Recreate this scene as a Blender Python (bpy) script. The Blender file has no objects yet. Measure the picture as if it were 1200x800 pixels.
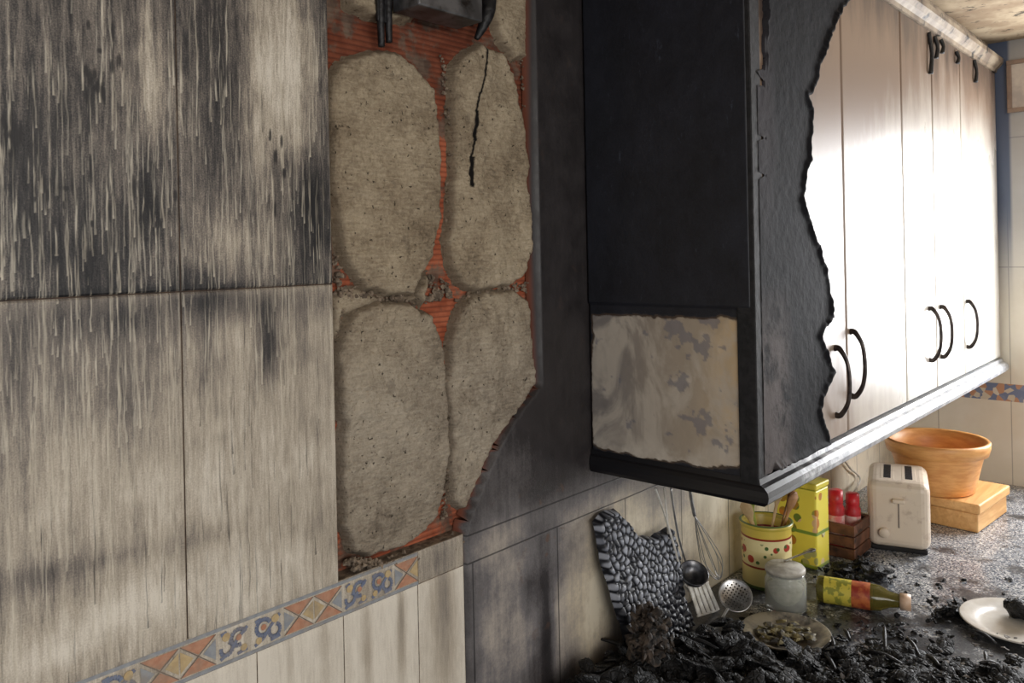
import bpy, bmesh, math, random
import numpy as np
from mathutils import Vector, Matrix, Euler
random.seed(7); rng=np.random.RandomState(7)
scene=bpy.context.scene
scene.view_settings.view_transform='Standard'

# ------------------------------------------------------------ camera calibration (metres)
D=0.95; H=1.70; F=951.0; A=math.radians(42.1); TH=math.radians(1.15); PX,PY=600.0,295.0
CT=0.90
FWD=Vector((math.cos(A),math.sin(A),0)); RT=Vector((math.sin(A),-math.cos(A),0)); UP=Vector((0,0,1))
CAM=Vector((0,-D,H))
def ray(px,py):
    du,dv=px-PX,py-PY
    a=du*math.cos(TH)-dv*math.sin(TH); b=du*math.sin(TH)+dv*math.cos(TH)
    return FWD*F+RT*a-UP*b
def on_y(px,py,y=0.0):
    r=ray(px,py); return CAM+r*((y-CAM.y)/r.y)
def on_z(px,py,z=CT):
    r=ray(px,py); return CAM+r*((z-CAM.z)/r.z)
def on_x(px,py,x):
    r=ray(px,py); return CAM+r*((x-CAM.x)/r.x)
def wp(px,py,y=0.0):
    p=on_y(px,py,y); return (p.x,p.z)

cd=bpy.data.cameras.new('camera'); cam=bpy.data.objects.new('camera',cd); scene.collection.objects.link(cam)
cd.sensor_width=36; cd.lens=F/1200*36; cd.shift_y=-(400-PY)/1200; cd.clip_start=0.02
cam.matrix_world=Matrix.Translation(CAM)@(Matrix.Rotation(A-math.pi/2,4,'Z')@Matrix.Rotation(math.pi/2,4,'X')@Matrix.Rotation(-TH,4,'Z'))
scene.camera=cam

# ------------------------------------------------------------ material helpers
def sr(r,g,b):
    f=lambda c:(c/255/12.92) if c/255<=0.04045 else ((c/255+0.055)/1.055)**2.4
    return (f(r),f(g),f(b),1)
class NB:
    def __init__(s,name):
        s.mat=bpy.data.materials.new(name); s.mat.use_nodes=True; s.nt=s.mat.node_tree
        s.b=s.nt.nodes['Principled BSDF']
    def set(s,sock,v):
        if isinstance(v,bpy.types.NodeSocket): s.nt.links.new(v,sock)
        elif v is not None: sock.default_value=v
    def n(s,t): return s.nt.nodes.new(t)
    def m(s,op,a,b=None,c=None,clamp=False):
        n=s.n('ShaderNodeMath'); n.operation=op; n.use_clamp=clamp
        for i,v in enumerate((a,b,c)):
            if v is not None: s.set(n.inputs[i],v)
        return n.outputs[0]
    def pos(s): return s.n('ShaderNodeNewGeometry').outputs['Position']
    def obj(s): return s.n('ShaderNodeTexCoord').outputs['Object']
    def sc(s,v,k):
        n=s.n('ShaderNodeVectorMath'); n.operation='MULTIPLY'; s.set(n.inputs[0],v); n.inputs[1].default_value=k; return n.outputs[0]
    def noise(s,v,scale=1,detail=3,rough=.55,dist=0):
        n=s.n('ShaderNodeTexNoise'); s.set(n.inputs['Vector'],v); n.inputs['Scale'].default_value=scale
        n.inputs['Detail'].default_value=detail; n.inputs['Roughness'].default_value=rough; n.inputs['Distortion'].default_value=dist
        return n.outputs[0]
    def vor(s,v,scale,feature='F1',out=0):
        n=s.n('ShaderNodeTexVoronoi'); n.feature=feature; s.set(n.inputs['Vector'],v); n.inputs['Scale'].default_value=scale
        return n.outputs[out]
    def ramp(s,f,stops):
        n=s.n('ShaderNodeValToRGB'); s.set(n.inputs[0],f); e=n.color_ramp.elements
        while len(e)<len(stops): e.new(0.5)
        for el,(p,c) in zip(e,stops): el.position=p; el.color=c
        return n.outputs[0]
    def mix(s,f,a,b,blend='MIX'):
        n=s.n('ShaderNodeMix'); n.data_type='RGBA'; n.blend_type=blend
        s.set(n.inputs[0],f); s.set(n.inputs[6],a); s.set(n.inputs[7],b); return n.outputs[2]
    def attr(s,name):
        n=s.n('ShaderNodeAttribute'); n.attribute_name=name; return n.outputs['Fac']
    def sep(s,v):
        n=s.n('ShaderNodeSeparateXYZ'); s.set(n.inputs[0],v); return n.outputs
    def ss(s,x,lo,hi,a=0.0,b=1.0):
        n=s.n('ShaderNodeMapRange'); n.interpolation_type='SMOOTHSTEP'; s.set(n.inputs[0],x)
        n.inputs[1].default_value=lo; n.inputs[2].default_value=hi; n.inputs[3].default_value=a; n.inputs[4].default_value=b
        return n.outputs[0]
    def done(s,col,rough=.5,metal=0,bump=None,bs=.5,bd=.002,spec=None,trans=None,ior=None,coat=None):
        s.set(s.b.inputs['Base Color'],col); s.set(s.b.inputs['Roughness'],rough); s.set(s.b.inputs['Metallic'],metal)
        if spec is not None: s.set(s.b.inputs['Specular IOR Level'],spec)
        if trans is not None: s.set(s.b.inputs['Transmission Weight'],trans)
        if ior is not None: s.set(s.b.inputs['IOR'],ior)
        if coat is not None: s.set(s.b.inputs['Coat Weight'],coat)
        if bump is not None:
            n=s.n('ShaderNodeBump'); n.inputs['Strength'].default_value=bs; n.inputs['Distance'].default_value=bd
            s.set(n.inputs['Height'],bump); s.nt.links.new(n.outputs[0],s.b.inputs['Normal'])
        return s.mat
def simple(name,c1,c2,scale=60,rough=.5,metal=0,bs=.15,soot=0.0,**k):
    g=NB(name); p=g.pos(); n=g.noise(p,scale,4); col=g.mix(g.ss(n,.35,.65),c1,c2)
    if soot>0:
        s=g.ss(g.noise(p,22,4,.65),.62-soot*.3,.72); col=g.mix(s,col,sr(28,24,22))
    return g.done(col,rough,metal,bump=n,bs=bs,**k)

# ------------------------------------------------------------ mesh helpers
def link(ob,parent=None):
    scene.collection.objects.link(ob)
    if parent: ob.parent=parent
    return ob
def empty(name):
    e=bpy.data.objects.new(name,None); e.empty_display_size=.05; return link(e)
def mesh_obj(name,v,f,mats,parent=None,smooth=True,mi=None):
    me=bpy.data.meshes.new(name); me.from_pydata([tuple(x) for x in v],[],[tuple(x) for x in f]); me.update()
    for m in (mats if isinstance(mats,(list,tuple)) else [mats]): me.materials.append(m)
    if smooth: me.polygons.foreach_set('use_smooth',[True]*len(me.polygons))
    if mi is not None: me.polygons.foreach_set('material_index',mi)
    return link(bpy.data.objects.new(name,me),parent)
def box(name,lo,hi,mat,parent=None,bevel=.002,rotz=0,segs=2):
    lo=Vector(lo); hi=Vector(hi); c=(lo+hi)/2; s=hi-lo
    bm=bmesh.new(); bmesh.ops.create_cube(bm,size=1)
    for v in bm.verts: v.co=Vector((v.co.x*s.x,v.co.y*s.y,v.co.z*s.z))
    if bevel>0: bmesh.ops.bevel(bm,geom=list(bm.edges),offset=bevel,segments=segs,affect='EDGES',profile=.5)
    R=Matrix.Rotation(rotz,3,'Z')
    for v in bm.verts: v.co=R@v.co+c
    me=bpy.data.meshes.new(name); bm.to_mesh(me); bm.free(); me.materials.append(mat)
    return link(bpy.data.objects.new(name,me),parent)
def lathe(name,prof,loc,mats,parent=None,segs=56,mi=None,M=None):
    loc=Vector(loc); v=[];f=[];idx=[]
    for r,z in prof:
        for i in range(segs):
            a=2*math.pi*i/segs; p=Vector((r*math.cos(a),r*math.sin(a),z))
            if M: p=M@p
            v.append(p+loc)
    for j in range(len(prof)-1):
        for i in range(segs):
            k=(i+1)%segs; f.append((j*segs+i,j*segs+k,(j+1)*segs+k,(j+1)*segs+i))
            idx.append(mi[j] if mi else 0)
    return mesh_obj(name,v,f,mats,parent,True,idx)
def tube(name,pts,r,mat,parent=None,segs=10,sub=6,flat=1.0):
    P=[Vector(p) for p in pts]
    Q=[];n=len(P); rad=r if isinstance(r,(list,tuple)) else [r]*n; RR=[]
    for i in range(n-1):
        p0=P[max(i-1,0)];p1=P[i];p2=P[i+1];p3=P[min(i+2,n-1)]
        for k in range(sub):
            t=k/sub
            Q.append(.5*((2*p1)+(p2-p0)*t+(2*p0-5*p1+4*p2-p3)*t*t+(-p0+3*p1-3*p2+p3)*t**3)); RR.append(rad[i]*(1-t)+rad[i+1]*t)
    Q.append(P[-1]); RR.append(rad[-1])
    v=[];f=[]; up=Vector((.13,.31,.94)).normalized()
    T0=(Q[1]-Q[0]).normalized()
    if abs(T0.dot(up))>.9: up=Vector((.9,.1,.2)).normalized()
    Nn=(up-T0*up.dot(T0)).normalized()
    for i,q in enumerate(Q):
        T=(Q[min(i+1,len(Q)-1)]-Q[max(i-1,0)]).normalized()
        Nn=(Nn-T*Nn.dot(T)).normalized(); B=T.cross(Nn)
        for k in range(segs):
            a=2*math.pi*k/segs; v.append(q+(Nn*math.cos(a)*flat+B*math.sin(a))*RR[i])
    for i in range(len(Q)-1):
        for k in range(segs):
            l=(k+1)%segs; f.append((i*segs+k,i*segs+l,(i+1)*segs+l,(i+1)*segs+k))
    f.append(tuple(range(segs))[::-1]); f.append(tuple((len(Q)-1)*segs+k for k in range(segs)))
    return mesh_obj(name,v,f,mat,parent)
TAB=rng.rand(256,256)
def vnoise(u,v):
    iu=np.floor(u).astype(int);iv=np.floor(v).astype(int);fu=u-iu;fv=v-iv
    fu=fu*fu*(3-2*fu);fv=fv*fv*(3-2*fv)
    a=TAB[iu%256,iv%256];b=TAB[(iu+1)%256,iv%256];c=TAB[iu%256,(iv+1)%256];d=TAB[(iu+1)%256,(iv+1)%256]
    return (a*(1-fu)+b*fu)*(1-fv)+(c*(1-fu)+d*fu)*fv
def fbm(u,v,f,o=4):
    s=0;a=.5
    for i in range(o): s=s+a*vnoise(u*f+17.3*i+50,v*f+9.1*i+50); f*=2.03;a*=.5
    return s/(1-.5**o)
def sdf(poly,U,V):
    P=np.array(poly,float); n=len(P); best=np.full(U.shape,1e9); NU=U.copy(); NV=V.copy(); ins=np.zeros(U.shape,bool)
    for i in range(n):
        a=P[i];b=P[(i+1)%n];e=b-a;L=max(e@e,1e-12)
        t=np.clip(((U-a[0])*e[0]+(V-a[1])*e[1])/L,0,1); qx=a[0]+t*e[0];qy=a[1]+t*e[1]
        d=np.hypot(U-qx,V-qy); m=d<best; best=np.where(m,d,best);NU=np.where(m,qx,NU);NV=np.where(m,qy,NV)
        if a[1]!=b[1]:
            c=((a[1]>V)!=(b[1]>V))&(U<(b[0]-a[0])*(V-a[1])/(b[1]-a[1])+a[0]); ins^=c
    return np.where(ins,best,-best),NU,NV
def jag(poly,step,amp,seed=0):
    r=random.Random(seed); out=[];n=len(poly)
    for i in range(n):
        a=poly[i];b=poly[(i+1)%n];L=math.hypot(b[0]-a[0],b[1]-a[1]);k=max(1,int(L/step))
        for j in range(k):
            t=j/k; out.append((a[0]+(b[0]-a[0])*t+r.uniform(-amp,amp),a[1]+(b[1]-a[1])*t+r.uniform(-amp,amp)))
    return out
def relief(name,poly,res,frame,hf,mat,parent=None,attrs=None):
    P=np.array(poly); u0,v0=P.min(0);u1,v1=P.max(0)
    nu=max(2,int(round((u1-u0)/res))+1);nv=max(2,int(round((v1-v0)/res))+1)
    U,V=np.meshgrid(np.linspace(u0,u1,nu),np.linspace(v0,v1,nv),indexing='ij')
    S,NU,NV=sdf(poly,U,V)
    keep=S>-.6*res
    snap=(np.abs(S)<.6*res)
    U=np.where(snap,NU,U);V=np.where(snap,NV,V);S=np.where(snap,0,S)
    h=hf(U,V,S)
    idx=-np.ones(U.shape,int); idx[keep]=np.arange(keep.sum())
    q=keep[:-1,:-1]&keep[1:,:-1]&keep[1:,1:]&keep[:-1,1:]
    faces=np.stack([idx[:-1,:-1][q],idx[1:,:-1][q],idx[1:,1:][q],idx[:-1,1:][q]],1)
    pts=frame(U[keep],V[keep],h[keep])
    me=bpy.data.meshes.new(name); me.from_pydata(pts.tolist(),[],faces.tolist()); me.update()
    me.polygons.foreach_set('use_smooth',[True]*len(me.polygons)); me.materials.append(mat)
    if attrs:
        for k,fn in attrs.items():
            at=me.attributes.new(k,'FLOAT','POINT'); at.data.foreach_set('value',np.asarray(fn(U[keep],V[keep],S[keep]),dtype=np.float32))
    return link(bpy.data.objects.new(name,me),parent)
def wframe(y0): return lambda u,v,h: np.stack([u,y0-h,v],1)
def xframe(x0): return lambda u,v,h: np.stack([x0-h,u,v],1)
def zframe(z0): return lambda u,v,h: np.stack([u,v,z0+h],1)
def field(U,V,base,lst,y=0.0):
    F_=np.zeros(U.shape)+base
    for (px,py,rx,ry,a) in lst:
        cx,cz=wp(px,py,y); r=ray(px,py); s=(y+D)/r.y; k=F/r.y
        F_=F_+a*np.exp(-((U-cx)/(rx*s*k))**2-((V-cz)/(ry*s))**2)
    return F_
def sstep(x,a,b):
    t=np.clip((x-a)/(b-a),0,1); return t*t*(3-2*t)
def edge_h(full,drop,w): return lambda U,V,S: full-drop*(1-sstep(S,0,w))

# ------------------------------------------------------------ materials
def mat_tile_left():
    g=NB('smoke_streaked_tile'); p=g.pos(); lum=g.attr('lum')
    st=g.attr('mott')
    s1=g.noise(g.sc(p,(70,1,4)),1,4,.6,.3); s2=g.noise(g.sc(p,(240,1,26)),1,4,.7,.3); s3=g.noise(p,520,2,.6); s4=g.noise(p,13,6,.65)
    v=g.m('MULTIPLY',g.m('SUBTRACT',s1,.5),.8)
    v=g.m('ADD',v,g.m('MULTIPLY',g.m('SUBTRACT',s2,.5),.85)); v=g.m('ADD',v,g.m('MULTIPLY',g.m('SUBTRACT',s3,.5),.55))
    v=g.m('ADD',v,g.m('MULTIPLY',g.m('SUBTRACT',s4,.5),.45)); v=g.m('ADD',lum,g.m('MULTIPLY',v,st))
    col=g.ramp(v,[(0,sr(22,22,25)),(.25,sr(64,61,60)),(.5,sr(122,114,106)),(.75,sr(182,171,154)),(1,sr(228,220,205))])
    lm=g.attr('drip'); col=g.mix(lm,col,g.mix(g.ss(s4,.3,.7),sr(190,180,161),sr(220,212,194)))
    dk=g.attr('dark'); col=g.mix(g.m('MULTIPLY',dk,.9),col,sr(38,36,37))
    return g.done(col,.5,bump=g.m('ADD',g.m('MULTIPLY',lm,.9),s2),bs=.3,bd=.001)
M_TL=mat_tile_left()
def mat_panel_right():
    g=NB('scorched_tile_panel'); p=g.pos(); x,y,z=g.sep(p); lum=g.attr('lum')
    n1=g.noise(p,14,5,.65); n2=g.noise(g.sc(p,(90,40,9)),1,4,.6); n3=g.noise(p,320,3,.6)
    v=g.m('ADD',lum,g.m('MULTIPLY',g.m('SUBTRACT',n1,.5),g.m('ADD',.16,g.m('MULTIPLY',lum,.8))))
    v=g.m('ADD',v,g.m('MULTIPLY',g.m('SUBTRACT',n2,.5),g.m('ADD',.08,g.m('MULTIPLY',lum,.35))))
    v=g.m('ADD',v,g.m('MULTIPLY',g.m('SUBTRACT',n3,.5),.14))
    col=g.ramp(v,[(0,sr(20,18,19)),(.2,sr(50,46,47)),(.42,sr(112,108,108)),(.66,sr(176,166,154)),(.85,sr(216,203,180)),(1,sr(236,225,202))])
    fx=g.m('ABSOLUTE',g.m('SUBTRACT',g.m('FRACT',g.m('DIVIDE',g.m('SUBTRACT',x,.9375-.11025),.2205)),.5))
    jx=g.m('SUBTRACT',1,g.ss(fx,.004,.010)); low=g.m('SUBTRACT',1,g.ss(z,H-.51,H-.505)); jx=g.m('MULTIPLY',jx,low)
    j1=g.m('SUBTRACT',1,g.ss(g.m('ABSOLUTE',g.m('SUBTRACT',z,H-.462)),.0008,.002))
    j2=g.m('SUBTRACT',1,g.ss(g.m('ABSOLUTE',g.m('SUBTRACT',z,H-.508)),.0008,.002))
    j=g.m('MAXIMUM',jx,g.m('MAXIMUM',j1,j2))
    col=g.mix(g.m('MULTIPLY',j,.75),col,sr(24,22,22))
    rim=g.m('SUBTRACT',1,g.ss(g.attr('sd'),.001,.0050)); col=g.mix(rim,col,sr(118,68,50))
    br=g.m('MULTIPLY',g.ss(g.noise(p,26,4,.6),.6,.68),g.attr('rust')); col=g.mix(br,col,sr(96,72,56))
    return g.done(col,g.ss(n1,.3,.7,.4,.65),bump=g.m('SUBTRACT',n3,g.m('MULTIPLY',j,2)),bs=.3,bd=.001)
M_PR=mat_panel_right()
def mat_brick():
    g=NB('ribbed_hollow_brick'); p=g.pos(); x,y,z=g.sep(p)
    w=g.m('SINE',g.m('MULTIPLY',z,2*math.pi/.0085)); n=g.noise(p,30,4); n2=g.noise(p,14,5,.65)
    col=g.mix(g.ss(n,.35,.65),sr(158,84,58),sr(190,110,80)); col=g.mix(g.ss(w,-1,-.2,.5,0),col,sr(84,46,36))
    col=g.mix(g.ss(z,H+.17,H+.30,0,.55),col,sr(46,30,26)); col=g.mix(g.ss(n2,.50,.60,0,.85),col,g.mix(g.ss(n,.4,.6),sr(90,78,68),sr(120,106,92)))
    return g.done(col,.9,bump=g.m('ADD',w,g.m('MULTIPLY',n2,3)),bs=.6,bd=.002,spec=.2)
M_BR=mat_brick()
def mat_mortar():
    g=NB('adhesive_mortar'); p=g.pos(); x,y,z=g.sep(p)
    n=g.noise(p,18,5,.65); f=g.noise(p,230,5,.75); rb=g.noise(g.sc(p,(45,1,230)),1,3,.55,.3); big=g.noise(p,5,3)
    v=g.m('ADD',g.m('MULTIPLY',n,.5),g.m('MULTIPLY',f,.5)); v=g.m('ADD',v,g.m('MULTIPLY',g.m('SUBTRACT',big,.5),.5))
    v=g.m('ADD',v,g.m('MULTIPLY',g.m('SUBTRACT',rb,.5),.35))
    warm=g.ramp(v,[(.22,sr(92,79,64)),(.42,sr(158,142,119)),(.6,sr(194,178,152)),(.8,sr(216,203,179))])
    cool=g.ramp(v,[(.22,sr(98,88,76)),(.42,sr(162,150,133)),(.6,sr(194,182,163)),(.8,sr(216,205,186))])
    col=g.mix(g.ss(z,1.45,1.72),cool,warm)
    pit=g.ss(g.noise(p,150,2,.5),.68,.73); col=g.mix(g.m('MULTIPLY',pit,.85),col,sr(56,48,40))
    st=g.m('MULTIPLY',g.ss(g.noise(p,30,4,.6),.60,.70),.35); col=g.mix(st,col,sr(92,82,72))
    e=g.ss(g.attr('sd'),.0,.016,.7,0); col=g.mix(g.m('MULTIPLY',e,g.ss(n,.3,.6,.4,1)),col,sr(104,88,72))
    col=g.mix(g.attr('soot'),col,sr(26,23,22))
    return g.done(col,.95,bump=g.m('ADD',g.m('ADD',f,g.m('MULTIPLY',rb,.8)),g.m('MULTIPLY',pit,-1.2)),bs=.95,bd=.004,spec=.2)
M_MO=mat_mortar()
M_RUB=simple('mortar_rubble',sr(92,80,68),sr(146,130,112),90,.95,bs=.8)
M_BACK=simple('tile_adhesive_edge',sr(56,46,40),sr(84,68,56),60,.9,bs=.5)
M_CHAR=simple('char_black',sr(12,12,14),sr(34,33,35),120,.5,bs=.8)
M_CHARM=simple('char_matte',sr(16,16,18),sr(34,33,35),70,.75,bs=.8)
M_STEEL=simple('utensil_steel',sr(205,205,205),sr(160,158,155),40,.28,metal=.85,bs=.05)
M_WHITEPL=simple('melted_white_nylon',sr(226,222,214),sr(190,184,172),40,.4,bs=.1)
M_PEWTER=simple('handle_pewter',sr(84,76,72),sr(52,47,46),60,.3,metal=.8,bs=.1)

def mat_side():
    g=NB('burnt_side_panel'); p=g.pos(); x,y,z=g.sep(p)
    n=g.noise(p,10,5,.65); f=g.noise(p,300,3,.7); sm=g.noise(g.sc(p,(1,1.2,.8)),9,4,.6,.8)
    blk=g.ramp(g.m('ADD',g.m('MULTIPLY',n,.6),g.m('MULTIPLY',f,.4)),[(.3,sr(16,17,22)),(.6,sr(34,36,45)),(.8,sr(62,66,78))])
    ash=g.ss(g.noise(g.sc(p,(1,3,1)),22,6,.75),.60,.74,0,.55); blk=g.mix(ash,blk,sr(78,84,98))
    lt=g.mix(g.ss(y,-.03,-.24),sr(132,126,122),sr(170,156,138))
    lt=g.mix(g.ss(sm,.42,.60,0,.8),lt,sr(196,186,172))
    yel=g.m('MULTIPLY',g.ss(y,-.22,-.33),g.ss(n,.35,.6)); lt=g.mix(yel,lt,sr(200,172,130))
    lt=g.mix(g.m('MULTIPLY',g.ss(z,H-.34,H-.40),g.ss(n,.4,.55)),lt,sr(210,203,190))
    lt=g.mix(g.m('MULTIPLY',g.attr('stain'),.75),lt,sr(114,113,122))
    bt_=g.m('MULTIPLY',g.ss(g.noise(p,34,5,.7),.58,.66),g.ss(z,H-.36,H-.40)); lt=g.mix(g.m('MULTIPLY',bt_,.6),lt,sr(96,72,50))
    pa=g.attr('patch'); col=g.mix(pa,blk,lt)
    edge=g.m('MULTIPLY',g.m('MULTIPLY',pa,g.m('SUBTRACT',1,pa)),3.6,clamp=True); col=g.mix(edge,col,sr(60,42,28))
    return g.done(col,g.mix(pa,(.5,)*3+(1,),(.36,)*3+(1,)),bump=f,bs=.3,bd=.001)
M_SIDE=mat_side()
def mat_door():
    g=NB('cream_lacquered_door'); p=g.pos(); x,y,z=g.sep(p)
    n=g.noise(g.sc(p,(16,16,4)),1,6,.62); n5=g.noise(p,4,4,.6); base=g.mix(g.ss(n,.3,.7),sr(218,212,200),sr(232,228,220))
    so=g.m('ADD',g.ss(x,2.3,1.56,0,.95),g.ss(z,1.80,2.22,0,1.05)); so=g.m('ADD',so,g.m('MULTIPLY',g.m('SUBTRACT',n,.5),.9)); so=g.m('ADD',so,g.m('MULTIPLY',g.m('SUBTRACT',n5,.5),.5))
    so=g.ss(so,.10,1.10); col=g.mix(so,base,sr(134,112,94))
    so2=g.m('ADD',g.m('MULTIPLY',g.m('SUBTRACT',n,.5),1.3),g.m('ADD',g.ss(x,1.70,1.48,0,.65),g.ss(z,1.95,2.28,0,.9)))
    col=g.mix(g.ss(so2,.5,1.15),col,sr(74,62,56))
    return g.done(col,g.m('ADD',.24,g.m('MULTIPLY',so,.14)),bump=g.noise(p,8,2),bs=.04,bd=.002)
M_DOOR=mat_door()
def mat_rail():
    g=NB('cabinet_moulding'); p=g.pos(); x,y,z=g.sep(p); n=g.noise(p,30,5,.65)
    k=g.ss(g.m('ADD',x,g.m('MULTIPLY',g.m('SUBTRACT',n,.5),.5)),1.36,1.62)
    col=g.mix(k,sr(20,20,24),g.mix(g.ss(n,.3,.65),sr(140,144,154),sr(200,202,204)))  # bluish white past the burnt end is a reflection put into the colour
    return g.done(col,.3,bump=n,bs=.2)
M_RAIL=mat_rail()
M_CROWN=simple('crown_sooted',sr(120,104,88),sr(164,148,126),14,.6,soot=.35)
M_DARKIN=simple('carcass_dark',sr(20,19,20),sr(34,32,32),20,.7)
def mat_granite():
    g=NB('speckled_granite'); p=g.pos(); x,y,z=g.sep(p)
    v=g.vor(p,300,'F1',1); s=g.sep(v)[0]; n=g.noise(p,9,6,.7)
    col=g.ramp(s,[(0,sr(66,70,80)),(.3,sr(106,112,122)),(.6,sr(150,154,160)),(.9,sr(204,204,202))])
    nn=g.m('ADD',n,g.ss(x,2.3,1.4,-.03,.18))
    so=g.m('MULTIPLY',g.ss(nn,.48,.60),.88); col=g.mix(so,col,sr(26,26,30))
    return g.done(col,g.ss(nn,.4,.65,.12,.38),bump=g.noise(p,120,4),bs=.15,bd=.001)
M_GR=mat_granite()
def mat_char_heap():
    g=NB('charred_remains'); p=g.pos(); n=g.noise(p,36,5,.7); f=g.noise(p,230,4,.7); v=g.vor(p,70,'DISTANCE_TO_EDGE')
    col=g.ramp(g.m('ADD',g.m('MULTIPLY',n,.6),g.m('MULTIPLY',f,.4)),[(.3,sr(7,7,8)),(.55,sr(20,20,22)),(.66,sr(40,39,40)),(.78,sr(96,92,88))])
    return g.done(col,g.ss(f,.3,.7,.35,.8),bump=g.m('ADD',f,g.ss(v,0,.15)),bs=.9,bd=.004)
M_HEAP=mat_char_heap()
def mat_cream_wall():
    g=NB('cream_wall_tile'); p=g.pos(); x,y,z=g.sep(p); n=g.noise(p,6,4)
    col=g.mix(g.ss(n,.3,.7),sr(222,214,196),sr(232,226,212))
    fy=g.m('ABSOLUTE',g.m('SUBTRACT',g.m('FRACT',g.m('DIVIDE',g.m('ADD',y,3.01),.22)),.5)); fz=g.m('ABSOLUTE',g.m('SUBTRACT',g.m('FRACT',g.m('DIVIDE',g.m('SUBTRACT',z,H-.508),.425)),.5))
    j=g.m('MAXIMUM',g.ss(fy,.491,.496),g.ss(fz,.494,.498)); col=g.mix(g.m('MULTIPLY',j,.5),col,sr(110,100,88))
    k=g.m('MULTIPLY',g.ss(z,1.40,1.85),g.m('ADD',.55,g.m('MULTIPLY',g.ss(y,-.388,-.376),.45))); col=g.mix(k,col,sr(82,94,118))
    return g.done(col,.3,bump=j,bs=.1)
M_CW=mat_cream_wall()
M_CEIL=simple('smoked_ceiling',sr(188,170,142),sr(150,128,102),9,.9,soot=.2,bs=.4)
M_FLOOR=simple('floor_tile',sr(120,104,88),sr(140,124,106),8,.5)
M_BASE=simple('base_cabinet',sr(210,204,190),sr(190,182,168),8,.4)

# ------------------------------------------------------------ room shell
XF=3.08; ZC=2.36; YB=.03; XL=-1.2
wall=empty('wall_main')
box('brick_core',(XL,YB,0),(XF+.15,YB+.12,ZC),M_BR,wall,0)
xh=wp(391,340)[0]; zj=H-.040; zb=H-.457; zt=H-.462; zt2=H-.508
TW=.2195
def lum_left(U,V,S):
    low=V<zj
    up=field(U,V,.35,[(60,60,90,80,.04),(90,285,120,60,-.18),(172,225,14,55,-.34),(176,95,24,90,.36),(335,85,32,110,.62),(262,90,26,90,-.14),(300,60,18,80,.20),(300,165,26,60,.22),(364,245,20,60,-.40),(330,200,8,26,-.26),(225,90,18,90,.0),(265,285,60,40,.32),(222,180,16,60,.16),(30,150,30,60,-.14),(14,155,8,26,-.3),(110,110,14,30,-.2),(225,325,25,14,-.25),(150,342,200,7,-.28),(40,240,20,60,-.14)])
    dn=field(U,V,.67,[(100,375,120,34,-.30),(100,450,110,60,-.12),(315,400,13,48,-.48),(300,358,90,18,-.22),(240,400,14,60,-.12),(100,580,120,60,.10),(300,560,90,100,.16),(45,675,60,18,-.20),(130,655,50,10,-.10),(150,715,80,30,.24),(300,690,90,50,.22),(60,770,60,30,.20),(240,350,40,12,-.25),(20,430,22,90,-.14),(150,470,16,90,-.14),(390,500,10,120,.1),(240,630,50,12,-.10)])
    f=np.where(low,dn,up); return f+.14*(fbm(U,V,30,4)-.5)
# water drips that washed the soot off the glaze, rasterised at 0.8 mm on the wall plane
RX0,RZ0,RS=-.30,1.20,.0008; NX=int((.70-RX0)/RS); NZ=int((2.12-RZ0)/RS)
gx,gz=np.meshgrid(RX0+np.arange(NX)*RS,RZ0+np.arange(NZ)*RS,indexing='ij')
LD=field(gx,gz,.22,[(70,150,110,150,.5),(70,300,110,60,.9),(170,120,30,110,.6),(130,420,170,70,.95),(300,280,90,50,.95),(330,110,50,90,.7),(330,500,60,70,.25),(80,520,90,70,.6),(250,60,60,70,.25)])
LD=np.clip(LD,0,1); DD=np.clip(field(gx,gz,.14,[(100,740,130,60,1.0),(60,60,70,70,.4),(230,640,70,80,.7),(260,180,60,60,.3),(60,600,60,60,.6),(300,450,90,80,.4)]),0,1)
RL=np.zeros((NX,NZ),np.float32); RD=np.zeros((NX,NZ),np.float32)
def drips(R,dens,n,seed,lmin,lmax,wmin,wmax,amin=.35,beads=True):
    r=random.Random(seed)
    for _ in range(n):
        i=r.randrange(4,NX-5); k=r.randrange(10,NZ-2)
        if r.random()>dens[i,k]: continue
        L=int(r.uniform(lmin,lmax)/RS); w=r.uniform(wmin,wmax); x=float(i); a=r.uniform(amin,1); vx=0
        for s in range(L):
            kk=k-s
            if kk<2: break
            vx=vx*.9+r.gauss(0,.022); x+=vx; ii=int(x)
            if ii<3 or ii>NX-5: break
            t=s/L; ww=w*(.6+.5*t+.3*math.sin(s*.05+i))*(1 if t<.95 else (1.3 if beads else .6)); fa=a*min(1,(s+1)/(L*.35))*(.8+.2*math.sin(s*.11+i*3))
            lo=int(math.floor(x-ww-.5)); 
            for j in range(lo,int(x+ww+1.5)+1):
                c=min(1,max(0,ww+.5-abs(j-x)))*fa
                if 0<=j<NX and c>R[j,kk]: R[j,kk]=c
drips(RL,LD,2100,5,.05,.26,.3,1.0)
drips(RL,LD,1300,15,.015,.07,.3,1.2)
drips(RD,DD,900,6,.05,.20,.25,1.0)
r_=random.Random(9)
for (px,py,n_,sx,sy) in [(15,155,10,8,14),(110,100,12,10,30),(60,240,14,40,30),(135,70,6,8,20),(320,190,8,10,30),(180,250,8,10,20)]:
    for _ in range(n_):
        cx,cz=wp(px+r_.gauss(0,sx),py+r_.gauss(0,sy)); L=r_.uniform(.003,.016); w=r_.uniform(.0012,.0035)
        i0=int((cx-w-RX0)/RS);i1=int((cx+w-RX0)/RS);k0=int((cz-L-RZ0)/RS);k1=int((cz+L-RZ0)/RS)
        if i0<0 or k0<0: continue
        s=np.clip(1.3-((gx[i0:i1,k0:k1]-cx)/w)**2-((gz[i0:i1,k0:k1]-cz)/L)**2,0,1); RD[i0:i1,k0:k1]=np.maximum(RD[i0:i1,k0:k1],s)
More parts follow.
